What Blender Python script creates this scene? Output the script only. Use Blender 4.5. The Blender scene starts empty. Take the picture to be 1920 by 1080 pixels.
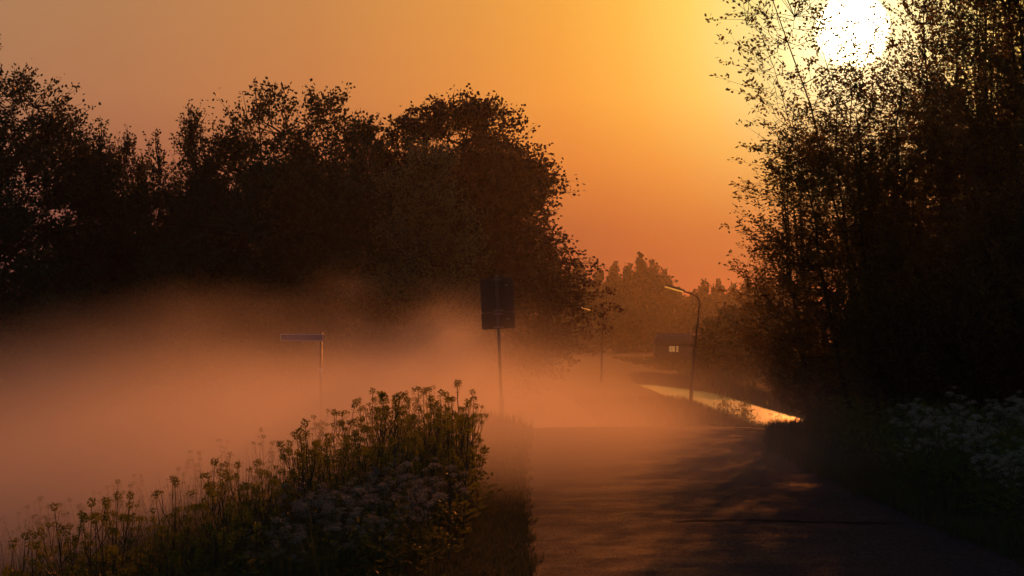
import bpy, math, random
import numpy as np

SC = bpy.context.scene
COL = SC.collection
R = math.radians
F = 3200.0            # focal length in pixels of the 1920 px wide photograph
CAM_Z = 1.6
PITCH = math.atan(90.0 / F)

# ------------------------------------------------------------------ camera
cam_d = bpy.data.cameras.new('camera')
cam_d.sensor_width = 36.0
cam_d.lens = F / 1920.0 * 36.0
cam_d.clip_start = 0.1
cam_d.clip_end = 4000.0
cam = bpy.data.objects.new('camera', cam_d)
COL.objects.link(cam)
cam.location = (0, 0, CAM_Z)
cam.rotation_euler = (R(90) + PITCH, 0, 0)
SC.camera = cam

# ------------------------------------------------------------------ sun direction (where the photograph shows it)
_sx, _sy = 1598 - 960, 540 - 58
_v = np.array([_sx, F * math.cos(PITCH) - _sy * math.sin(PITCH), F * math.sin(PITCH) + _sy * math.cos(PITCH)])
SUN = _v / np.linalg.norm(_v)
SUN_EL = math.asin(SUN[2]); SUN_AZ = math.atan2(SUN[0], SUN[1])

# ------------------------------------------------------------------ world
world = bpy.data.worlds.new('World'); SC.world = world
world.use_nodes = True
nt = world.node_tree; N = nt.nodes; L = nt.links
N.clear()
out = N.new('ShaderNodeOutputWorld')


def wmath(op, a, b=None, c=None, clamp=False, tree=None):
    t = tree or nt
    n = t.nodes.new('ShaderNodeMath'); n.operation = op; n.use_clamp = clamp
    for i, v in enumerate((a, b, c)):
        if v is None: continue
        if isinstance(v, (int, float)): n.inputs[i].default_value = v
        else: t.links.new(v, n.inputs[i])
    return n.outputs[0]


def wmap(v, f0, f1, t0, t1, tree=None, kind='SMOOTHSTEP'):
    t = tree or nt
    n = t.nodes.new('ShaderNodeMapRange'); n.interpolation_type = kind
    t.links.new(v, n.inputs[0])
    for i, x in zip((1, 2, 3, 4), (f0, f1, t0, t1)): n.inputs[i].default_value = x
    return n.outputs[0]


sky = N.new('ShaderNodeTexSky'); sky.sky_type = 'NISHITA'; sky.sun_disc = False
sky.sun_elevation = SUN_EL; sky.sun_rotation = SUN_AZ
sky.air_density = 1.3; sky.dust_density = 1.0; sky.ozone_density = 4.0
tc = N.new('ShaderNodeTexCoord')
dotn = N.new('ShaderNodeVectorMath'); dotn.operation = 'DOT_PRODUCT'
L.new(tc.outputs['Generated'], dotn.inputs[0]); dotn.inputs[1].default_value = tuple(SUN)
ang = wmath('ARCCOSINE', wmath('MINIMUM', dotn.outputs['Value'], 1.0))
sep = N.new('ShaderNodeSeparateXYZ'); L.new(tc.outputs['Generated'], sep.inputs[0])
el = wmath('ARCSINE', sep.outputs['Z'])
ramp = N.new('ShaderNodeValToRGB'); cr = ramp.color_ramp
stops = [(0.0, (1.0, .92, .55)), (.03, (1.0, .86, .38)), (.06, (1.0, .80, .27)), (.095, (1.0, .66, .13)), (.13, (.99, .50, .075)),
         (.17, (.90, .385, .060)), (.22, (.76, .315, .064)), (.31, (.58, .242, .074)), (.42, (.46, .215, .090)), (.50, (.42, .215, .10))]
while len(cr.elements) < len(stops): cr.elements.new(0.5)
for e, (p, c) in zip(cr.elements, stops): e.position = p * 2; e.color = c + (1,)
L.new(wmath('DIVIDE', ang, 0.5), ramp.inputs[0])
# reddening of the sky towards the horizon
eramp = N.new('ShaderNodeValToRGB'); er = eramp.color_ramp
es = [(0.0, (.38, .18, .40)), (.03, (.42, .225, .46)), (.06, (.55, .34, .56)), (.10, (.82, .60, .70)), (.14, (.99, .86, .88)), (.20, (1.0, 1.0, 1.0)), (.30, (.72, .78, .95)), (.45, (.34, .42, .62))]
while len(er.elements) < len(es): er.elements.new(0.5)
for e, (p, c) in zip(er.elements, es): e.position = p * 2; e.color = tuple(min(v, 1.0) for v in c) + (1,)
L.new(wmath('DIVIDE', el, 0.5), eramp.inputs[0])
mul = N.new('ShaderNodeMix'); mul.data_type = 'RGBA'; mul.blend_type = 'MULTIPLY'; mul.inputs[0].default_value = 1.0
L.new(ramp.outputs[0], mul.inputs['A']); L.new(eramp.outputs[0], mul.inputs['B'])
core = wmap(ang, .0150, .0225, 14.0, 0.0)
halo = wmap(ang, .018, .060, .75, 0.0)
bg_warm = N.new('ShaderNodeBackground'); L.new(mul.outputs['Result'], bg_warm.inputs[0]); bg_warm.inputs[1].default_value = 1.0
bg_core = N.new('ShaderNodeBackground'); bg_core.inputs[0].default_value = (1.0, .72, .34, 1); L.new(wmath('ADD', core, halo), bg_core.inputs[1])
bg_sky = N.new('ShaderNodeBackground'); L.new(sky.outputs[0], bg_sky.inputs[0]); bg_sky.inputs[1].default_value = 0.034
mixs = N.new('ShaderNodeMixShader')
L.new(wmap(ang, .45, .82, 0.0, 1.0), mixs.inputs[0]); L.new(bg_warm.outputs[0], mixs.inputs[1]); L.new(bg_sky.outputs[0], mixs.inputs[2])
adds = N.new('ShaderNodeAddShader'); L.new(mixs.outputs[0], adds.inputs[0]); L.new(bg_core.outputs[0], adds.inputs[1])
L.new(adds.outputs[0], out.inputs['Surface'])

# ------------------------------------------------------------------ sun lamp
sl = bpy.data.lights.new('sun', 'SUN'); sl.energy = 1.8; sl.color = (1.0, .235, .036); sl.angle = R(0.6)
so = bpy.data.objects.new('sun', sl); COL.objects.link(so)
so.location = (30, 60, 40)
from mathutils import Vector, Matrix
so.rotation_euler = Vector(SUN).to_track_quat('Z', 'Y').to_euler()

# ------------------------------------------------------------------ exposure, sampling
vs = SC.view_settings
vs.view_transform = 'Standard'; vs.look = 'None'; vs.exposure = 0.0; vs.gamma = 1.0
try: vs.use_curve_mapping = False
except Exception: pass
SC.render.engine = 'CYCLES'
cy = SC.cycles
cy.use_denoising = True
cy.max_bounces = 5; cy.diffuse_bounces = 2; cy.glossy_bounces = 2; cy.transmission_bounces = 4; cy.volume_bounces = 2
cy.transparent_max_bounces = 8
cy.volume_step_rate = 1.0; cy.volume_max_steps = 128
cy.use_adaptive_sampling = False
cy.caustics_reflective = False; cy.caustics_refractive = False

# ------------------------------------------------------------------ helpers
rng = np.random.default_rng(7)
random.seed(7)


def px(u, v, d):
    """world point seen at pixel (u, v) of the photograph at distance d along y"""
    return np.array([(u - 960) / F * d, d, CAM_Z - (v - 630) / F * d])


def mesh(name, verts, quads=None, tris=None, mats=(), smooth=False, uv=None):
    me = bpy.data.meshes.new(name)
    verts = np.asarray(verts, dtype=np.float32).reshape(-1, 3)
    q = np.zeros((0, 4), int) if quads is None else np.asarray(quads, int).reshape(-1, 4)
    t = np.zeros((0, 3), int) if tris is None else np.asarray(tris, int).reshape(-1, 3)
    me.vertices.add(len(verts)); me.vertices.foreach_set('co', verts.ravel())
    nl = q.size + t.size
    me.loops.add(nl); me.loops.foreach_set('vertex_index', np.concatenate([q.ravel(), t.ravel()]).astype(np.int32))
    me.polygons.add(len(q) + len(t))
    starts = np.concatenate([np.arange(len(q)) * 4, q.size + np.arange(len(t)) * 3]).astype(np.int32)
    me.polygons.foreach_set('loop_start', starts)
    me.polygons.foreach_set('loop_total', np.concatenate([np.full(len(q), 4), np.full(len(t), 3)]).astype(np.int32))
    if smooth: me.polygons.foreach_set('use_smooth', np.ones(len(q) + len(t), bool))
    for m in mats: me.materials.append(m)
    me.update(calc_edges=True); me.validate()
    return me


def link(name, data, parent=None, loc=(0, 0, 0), rot=(0, 0, 0), scale=1.0):
    o = bpy.data.objects.new(name, data); COL.objects.link(o)
    o.location = tuple(float(v) for v in loc); o.rotation_euler = rot
    o.scale = (scale,) * 3 if isinstance(scale, (int, float)) else scale
    if parent: o.parent = parent
    return o


def tag(o, label=None, cat=None, group=None, kind=None):
    if label: o['label'] = label
    if cat: o['category'] = cat
    if group: o['group'] = group
    if kind: o['kind'] = kind
    return o


def copy_tree(o, parent=None):
    c = o.copy(); COL.objects.link(c)
    if parent: c.parent = parent
    for ch in list(o.children): copy_tree(ch, c)
    return c


class MB:
    """collects quads and tris for one mesh"""
    def __init__(s): s.v = []; s.q = []; s.t = []; s.n = 0
    def add(s, v, q=None, t=None):
        v = np.asarray(v, float).reshape(-1, 3)
        if q is not None and len(q): s.q.append(np.asarray(q) + s.n)
        if t is not None and len(t): s.t.append(np.asarray(t) + s.n)
        s.v.append(v); s.n += len(v)
    def tube(s, pts, rad, k=5, cap=True):
        pts = np.asarray(pts, float); n = len(pts)
        rad = np.broadcast_to(np.asarray(rad, float), (n,))
        d = np.gradient(pts, axis=0); d /= (np.linalg.norm(d, axis=1, keepdims=True) + 1e-9)
        ref = np.array([0, 0, 1.]) if abs(d[0, 2]) < .9 else np.array([1., 0, 0])
        a = np.cross(d, ref); a /= (np.linalg.norm(a, axis=1, keepdims=True) + 1e-9); b = np.cross(d, a)
        th = np.arange(k) * 2 * np.pi / k
        ring = pts[:, None] + rad[:, None, None] * (np.cos(th)[None, :, None] * a[:, None] + np.sin(th)[None, :, None] * b[:, None])
        i = np.arange(n - 1)[:, None] * k; j = np.arange(k)[None]; j2 = (j + 1) % k
        q = np.stack([i + j, i + j2, i + k + j2, i + k + j], -1).reshape(-1, 4)
        v = ring.reshape(-1, 3)
        t = None
        if cap:
            v = np.vstack([v, pts[0], pts[-1]]); jj = np.arange(k)
            t = np.vstack([np.stack([np.full(k, n * k), (jj + 1) % k, jj], -1),
                           np.stack([np.full(k, n * k + 1), (n - 1) * k + jj, (n - 1) * k + (jj + 1) % k], -1)])
        s.add(v, q, t)
    def box(s, c, size, rot=None):
        c = np.asarray(c, float); h = np.asarray(size, float) / 2
        v = np.array([[x, y, z] for x in (-1, 1) for y in (-1, 1) for z in (-1, 1)]) * h
        if rot is not None: v = v @ np.asarray(rot).T
        s.add(v + c, [[0, 1, 3, 2], [4, 6, 7, 5], [0, 4, 5, 1], [2, 3, 7, 6], [0, 2, 6, 4], [1, 5, 7, 3]])
    def leaves(s, p, d, ln, wd, r):
        """diamond leaves at p (n,3) along d with length ln and width wd, random roll"""
        n = len(p)
        d = d / (np.linalg.norm(d, axis=1, keepdims=True) + 1e-9)
        ref = r.normal(size=(n, 3)); b = np.cross(d, ref); b /= (np.linalg.norm(b, axis=1, keepdims=True) + 1e-9)
        c = np.cross(d, b)
        ln = np.broadcast_to(ln, (n,))[:, None]; wd = np.broadcast_to(wd, (n,))[:, None]
        v = np.stack([p, p + d * ln * .45 + b * wd * .5 + c * wd * .12, p + d * ln, p + d * ln * .45 - b * wd * .5 + c * wd * .12], 1)
        s.add(v.reshape(-1, 3), np.arange(n * 4).reshape(n, 4))
    def make(s, name, *mats, smooth=False):
        v = np.concatenate(s.v) if s.v else np.zeros((0, 3))
        return mesh(name, v, np.concatenate(s.q) if s.q else None, np.concatenate(s.t) if s.t else None, mats, smooth)


# ------------------------------------------------------------------ materials
def mat_base(name):
    m = bpy.data.materials.new(name); m.use_nodes = True
    t = m.node_tree; t.nodes.clear()
    o = t.nodes.new('ShaderNodeOutputMaterial')
    return m, t, o


def noise(t, scale, detail=4, rough=.6, coord=None, dims='3D'):
    n = t.nodes.new('ShaderNodeTexNoise'); n.inputs['Scale'].default_value = scale
    n.inputs['Detail'].default_value = detail; n.inputs['Roughness'].default_value = rough
    if coord is not None: t.links.new(coord, n.inputs['Vector'])
    return n.outputs['Fac']


def objcoord(t):
    return t.nodes.new('ShaderNodeTexCoord').outputs['Object']


def ramp2(t, fac, stops_):
    r = t.nodes.new('ShaderNodeValToRGB'); t.links.new(fac, r.inputs[0])
    while len(r.color_ramp.elements) < len(stops_): r.color_ramp.elements.new(.5)
    for e, (p, c) in zip(r.color_ramp.elements, stops_): e.position = p; e.color = tuple(c) + (1,)
    return r.outputs[0]


def foliage_mat(name, c1, c2, trans=.35, scale=1.2, tcol=None, rough=.55):
    m, t, o = mat_base(name)
    co = objcoord(t)
    info = t.nodes.new('ShaderNodeObjectInfo')
    f = wmath('ADD', noise(t, scale, 3, .7, co), wmath('MULTIPLY', wmath('SUBTRACT', info.outputs['Random'], .5, tree=t), .3, tree=t), tree=t)
    col = ramp2(t, f, [(.3, c1), (.7, c2)])
    p = t.nodes.new('ShaderNodeBsdfPrincipled'); t.links.new(col, p.inputs['Base Color']); p.inputs['Roughness'].default_value = rough
    p.inputs['Specular IOR Level'].default_value = .35
    tr = t.nodes.new('ShaderNodeBsdfTranslucent')
    tm = t.nodes.new('ShaderNodeMix'); tm.data_type = 'RGBA'; tm.blend_type = 'MIX'; tm.inputs[0].default_value = .5
    t.links.new(col, tm.inputs['A']); tm.inputs['B'].default_value = (tcol or (.12, .13, .03)) + (1,)
    t.links.new(tm.outputs['Result'], tr.inputs[0])
    mx = t.nodes.new('ShaderNodeMixShader'); mx.inputs[0].default_value = trans
    t.links.new(p.outputs[0], mx.inputs[1]); t.links.new(tr.outputs[0], mx.inputs[2]); t.links.new(mx.outputs[0], o.inputs['Surface'])
    return m


def solid_mat(name, c1, c2=None, rough=.6, scale=8, metal=0.0, bump=0.0, bscale=40, spec=.5):
    m, t, o = mat_base(name)
    co = objcoord(t)
    p = t.nodes.new('ShaderNodeBsdfPrincipled')
    col = ramp2(t, noise(t, scale, 5, .65, co), [(.3, c1), (.7, c2 or tuple(v * .7 for v in c1))])
    t.links.new(col, p.inputs['Base Color'])
    t.links.new(wmap(noise(t, scale * 2.3, 4, .6, co), .3, .7, rough * .8, min(1, rough * 1.2), tree=t), p.inputs['Roughness'])
    p.inputs['Metallic'].default_value = metal; p.inputs['Specular IOR Level'].default_value = spec
    if bump:
        b = t.nodes.new('ShaderNodeBump'); b.inputs['Strength'].default_value = bump; b.inputs['Distance'].default_value = .01
        t.links.new(noise(t, bscale, 3, .6, co), b.inputs['Height']); t.links.new(b.outputs[0], p.inputs['Normal'])
    t.links.new(p.outputs[0], o.inputs['Surface'])
    return m


M_BARK = solid_mat('bark', (.06, .045, .03), (.025, .02, .014), .85, 6, bump=.6, bscale=25)
M_LEAF_THICKET = foliage_mat('leaf_willow_thicket', (.035, .045, .012), (.075, .085, .025), .5, 1.0, (.36, .22, .05))
M_LEAF_GREEN = foliage_mat('leaf_dark_green', (.025, .042, .02), (.055, .085, .032), .10, .5)
M_LEAF_POPLAR = foliage_mat('leaf_poplar', (.035, .05, .022), (.07, .085, .035), .15, .6)
M_LEAF_PALE = foliage_mat('leaf_pale_willow', (.18, .19, .085), (.27, .27, .12), .35, .5, (.2, .19, .07))
M_LEAF_COPPER = foliage_mat('leaf_copper_beech', (.032, .014, .018), (.06, .022, .026), .08, .5, (.10, .02, .02))
M_LEAF_FAR = foliage_mat('leaf_far_tree', (.035, .045, .025), (.06, .07, .035), .2, .15)
M_RAPE_LEAF = foliage_mat('rapeseed_leaf', (.06, .09, .018), (.12, .15, .032), .5, 3.0, (.28, .28, .045))
M_RAPE_FLOWER = foliage_mat('rapeseed_flower', (.14, .18, .02), (.42, .38, .03), .45, 14.0, (.40, .38, .04))
M_STEM = solid_mat('green_stem', (.055, .06, .025), (.09, .06, .03), .6, 9)
M_PARSLEY = foliage_mat('cow_parsley_flower', (.32, .30, .24), (.54, .49, .38), .30, 12.0, (.5, .48, .38))
M_GRASS = foliage_mat('grass_blade', (.035, .055, .015), (.10, .10, .035), .35, .8, (.12, .13, .03))


def ground_mat():
    m, t, o = mat_base('field_ground')
    co = objcoord(t)
    p = t.nodes.new('ShaderNodeBsdfPrincipled')
    c = ramp2(t, noise(t, .12, 6, .7, co), [(.32, (.035, .045, .016)), (.5, (.06, .066, .024)), (.68, (.095, .08, .035))])
    c2 = ramp2(t, noise(t, 6, 5, .7, co), [(.35, (.5, .5, .5)), (.65, (1, 1, 1))])
    mm = t.nodes.new('ShaderNodeMix'); mm.data_type = 'RGBA'; mm.blend_type = 'MULTIPLY'; mm.inputs[0].default_value = 1
    t.links.new(c, mm.inputs['A']); t.links.new(c2, mm.inputs['B']); t.links.new(mm.outputs['Result'], p.inputs['Base Color'])
    p.inputs['Roughness'].default_value = .95; p.inputs['Specular IOR Level'].default_value = .2
    b = t.nodes.new('ShaderNodeBump'); b.inputs['Strength'].default_value = .9; b.inputs['Distance'].default_value = .06
    t.links.new(noise(t, 9, 6, .75, co), b.inputs['Height']); t.links.new(b.outputs[0], p.inputs['Normal'])
    t.links.new(p.outputs[0], o.inputs['Surface'])
    return m


def asphalt_mat():
    m, t, o = mat_base('asphalt')
    co = objcoord(t)
    p = t.nodes.new('ShaderNodeBsdfPrincipled')
    big = noise(t, .7, 5, .65, co)
    c = ramp2(t, big, [(.3, (.028, .029, .036)), (.7, (.052, .051, .056))])
    vor = t.nodes.new('ShaderNodeTexVoronoi'); vor.inputs['Scale'].default_value = 70; t.links.new(co, vor.inputs['Vector'])
    st = ramp2(t, vor.outputs['Color'], [(.2, (.55, .55, .55)), (.55, (1, 1, 1)), (.92, (2.2, 2.1, 2.0))])
    mm = t.nodes.new('ShaderNodeMix'); mm.data_type = 'RGBA'; mm.blend_type = 'MULTIPLY'; mm.inputs[0].default_value = 1
    t.links.new(c, mm.inputs['A']); t.links.new(st, mm.inputs['B']); t.links.new(mm.outputs['Result'], p.inputs['Base Color'])
    t.links.new(wmap(noise(t, 1.4, 5, .7, co), .35, .65, .65, .85, tree=t), p.inputs['Roughness'])
    p.inputs['Specular IOR Level'].default_value = .06
    b = t.nodes.new('ShaderNodeBump'); b.inputs['Strength'].default_value = .85; b.inputs['Distance'].default_value = .006
    hh = wmath('ADD', wmath('MULTIPLY', vor.outputs['Distance'], -1.0, tree=t), wmath('MULTIPLY', noise(t, 190, 2, .5, co), .6, tree=t), tree=t)
    t.links.new(hh, b.inputs['Height'])
    b2 = t.nodes.new('ShaderNodeBump'); b2.inputs['Strength'].default_value = .5; b2.inputs['Distance'].default_value = .03
    t.links.new(noise(t, 3.5, 4, .6, co), b2.inputs['Height']); t.links.new(b.outputs[0], b2.inputs['Normal'])
    t.links.new(b2.outputs[0], p.inputs['Normal'])
    t.links.new(p.outputs[0], o.inputs['Surface'])
    return m


def water_mat():
    m, t, o = mat_base('canal_water')
    co = objcoord(t)
    p = t.nodes.new('ShaderNodeBsdfPrincipled')
    p.inputs['Base Color'].default_value = (.012, .012, .008, 1); p.inputs['Roughness'].default_value = .26
    p.inputs['IOR'].default_value = 1.33; p.inputs['Specular IOR Level'].default_value = .5
    mp = t.nodes.new('ShaderNodeMapping'); mp.inputs['Scale'].default_value = (.7, 1.0, 1)
    t.links.new(co, mp.inputs['Vector'])
    b = t.nodes.new('ShaderNodeBump'); b.inputs['Strength'].default_value = .4; b.inputs['Distance'].default_value = .045
    t.links.new(noise(t, 1.6, 4, .55, mp.outputs[0]), b.inputs['Height']); t.links.new(b.outputs[0], p.inputs['Normal'])
    t.links.new(p.outputs[0], o.inputs['Surface'])
    return m


M_GROUND = ground_mat(); M_ASPHALT = asphalt_mat(); M_WATER = water_mat()

# ------------------------------------------------------------------ terrain
ROAD = [(-12, .10, 3.55), (0, .10, 3.55), (12, .12, 3.55), (18, .12, 3.5), (22, .15, 3.55), (26, .25, 3.85), (29, .35, 4.4), (31.5, .1, 4.9),
        (36, -.9, 4.2), (42, -1.7, 2.8), (50, -2.3, 1.6), (60, -2.1, 1.4), (75, -1.2, 2.4), (95, 0.0, 3.4), (115, .6, 4.0), (140, 1.0, 4.2)]
_ry = np.array([r[0] for r in ROAD], float); _rl = np.array([r[1] for r in ROAD]); _rr = np.array([r[2] for r in ROAD])


def sstep(a, b, x):
    t = np.clip((np.asarray(x, float) - a) / (b - a), 0, 1); return t * t * (3 - 2 * t)


def canal_edges(y):
    y = np.asarray(y, float)
    w = 1.9 * (1 - sstep(118, 142, y))
    c = 11.4 - .9 * sstep(110, 150, y)
    return c - w, c + w


WATER_Z = -2.3


def height(x, y):
    x = np.asarray(x, float); y = np.asarray(y, float)
    # dike top profile along the road: level, then over a crest and down
    top = -1.5 * sstep(28.5, 47, y)
    rl = np.interp(y, _ry, _rl); rr = np.interp(y, _ry, _rr)
    # left side: verge then slope down to the low field
    dl = np.clip((rl - .45) - x, 0, None)
    drop = np.interp(dl, [0, .5, 6.5, 9, 60], [0, -.06, -1.85, -2.1, -2.2])
    lowl = top + drop
    lowl = np.maximum(lowl, -2.15)
    # verge by the sign stands a little higher
    bump = .22 * np.exp(-((x + .8) / .9) ** 2 - ((y - 35.5) / 4.5) ** 2) * 1.6
    # right side verge and canal
    verge = .16 * sstep(rr + .1, rr + 1.6, x) * (1 - sstep(24, 45, y))
    z = np.where(x < rl - .45, lowl, top) + verge + bump
    # near the canal the bank falls to the water, the far bank rises again to the pasture
    cl, crr = canal_edges(y)
    bank_l = sstep(cl - 1.6, cl + .1, x)
    inside = np.where(x > crr - .1, 1 - sstep(crr - .1, crr + 1.5, x), 1.0)
    low = -1.35
    z = np.where(x > crr, low * np.ones_like(x), z)
    wch = bank_l * inside
    w = (cl < crr - .05)
    z = np.where(w, z * (1 - wch) + (-2.75) * wch, z)
    # beyond the bend all is low pasture
    far = sstep(130, 170, y)
    z = z * (1 - far) + far * (-1.4 + .12 * np.sin(x * .05 + 1) * np.sin(y * .03))
    z = z + .03 * np.sin(x * 1.7 + y * .6) * np.sin(y * 1.1 - x * .5) * (1 - sstep(rl - 1.2, rl - .5, x) * (1 - sstep(rr + .5, rr + 1.2, x)))
    # under the road keep the ground just below the asphalt
    on = sstep(rl - .02, rl + .3, x) * (1 - sstep(rr - .3, rr + .02, x))
    return z - .02 * on


def axis(parts):
    a = [np.arange(s, e, st) for s, e, st in parts]
    return np.concatenate(a + [[parts[-1][1]]])


gx = axis([(-450, -80, 30), (-80, -20, 3), (-20, -8, .6), (-8, 16, .16), (16, 30, 1), (30, 90, 5), (90, 450, 30)])
gy = axis([(-60, 0, 4), (0, 8, .6), (8, 45, .25), (45, 145, 1.0), (145, 260, 5), (260, 700, 30)])
GX, GY = np.meshgrid(gx, gy)
GZ = height(GX, GY)
nx, ny = len(gx), len(gy)
ii = (np.arange(ny - 1)[:, None] * nx + np.arange(nx - 1)[None]).ravel()
gq = np.stack([ii, ii + 1, ii + nx + 1, ii + nx], -1)
g = link('ground', mesh('ground', np.stack([GX, GY, GZ], -1).reshape(-1, 3), gq, mats=[M_GROUND], smooth=True)); tag(g, kind='structure')

# road sheet
rv = []; ys = np.concatenate([np.arange(-12, 60, .5), np.arange(60, 141, 2.0)])
cols = 13
for y in ys:
    l = np.interp(y, _ry, _rl); r_ = np.interp(y, _ry, _rr)
    jl = .02 * math.sin(y * 2.3) + .012 * math.sin(y * 5.1 + 1); jr = .03 * math.sin(y * 1.9 + 2) + .015 * math.sin(y * 4.7)
    xs = np.linspace(l + jl, r_ + jr, cols)
    camber = .035 * (1 - (np.linspace(-1, 1, cols)) ** 2)
    zz = -1.5 * sstep(28.5, 47, y) + camber + .006
    for x, z in zip(xs, zz): rv.append((x, y, z))
nr = len(ys); ii = (np.arange(nr - 1)[:, None] * cols + np.arange(cols - 1)[None]).ravel()
road = link('road', mesh('road', rv, np.stack([ii, ii + 1, ii + cols + 1, ii + cols], -1), mats=[M_ASPHALT], smooth=True)); tag(road, kind='structure')


def road_z(x, y):
    l = np.interp(y, _ry, _rl); r_ = np.interp(y, _ry, _rr)
    u = (x - l) / (r_ - l) * 2 - 1
    return -1.5 * sstep(28.5, 47, y) + .035 * (1 - u * u) + .006


# tar joint across the asphalt
M_TAR = solid_mat('tar', (.017, .017, .02), (.03, .03, .033), .95, 12, spec=.03)
tv = []
for i, x in enumerate(np.linspace(1.35, 3.35, 60)):
    y = 14.45 + .05 * math.sin(x * 4) + .02 * math.sin(x * 17); w = .045 * (1 + .4 * math.sin(x * 9)) * min(1, 3 * min(x - 1.3, 3.4 - x) + .15)
    tv += [(x, y - w, road_z(x, y) + .004), (x, y + w, road_z(x, y) + .004)]
k = np.arange(59) * 2
link('tar_seam', mesh('tar_seam', tv, np.stack([k, k + 2, k + 3, k + 1], -1), mats=[M_TAR]), road)

# canal water
wy = np.concatenate([np.arange(-40, 142, 2.0), [142]])
wv = []
for y in wy:
    a, b = canal_edges(y); wv += [(a - .5, y, WATER_Z), (b + .5, y, WATER_Z)]
k = np.arange(len(wy) - 1) * 2
tag(link('water', mesh('water', wv, np.stack([k, k + 1, k + 3, k + 2], -1), mats=[M_WATER])), kind='structure')


# ------------------------------------------------------------------ trees
def wob(r, n=5, f=1.0):
    k = r.normal(size=(n, 3)) * f; ph = r.uniform(0, 6.28, n); am = r.uniform(.5, 1, n)
    return lambda p: (np.sin(p @ k.T + ph) * am).sum(1) / am.sum() * 1.6


def curve_pts(a, b, n, sag, r, jit=.04):
    a = np.asarray(a, float); b = np.asarray(b, float); t = np.linspace(0, 1, n)[:, None]
    p = a + (b - a) * t
    ln = np.linalg.norm(b - a)
    p[:, 2] += (sag * ln * (4 * t * (1 - t)))[:, 0]
    p[1:-1] += r.normal(size=(n - 2, 3)) * jit * ln
    return p


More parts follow.
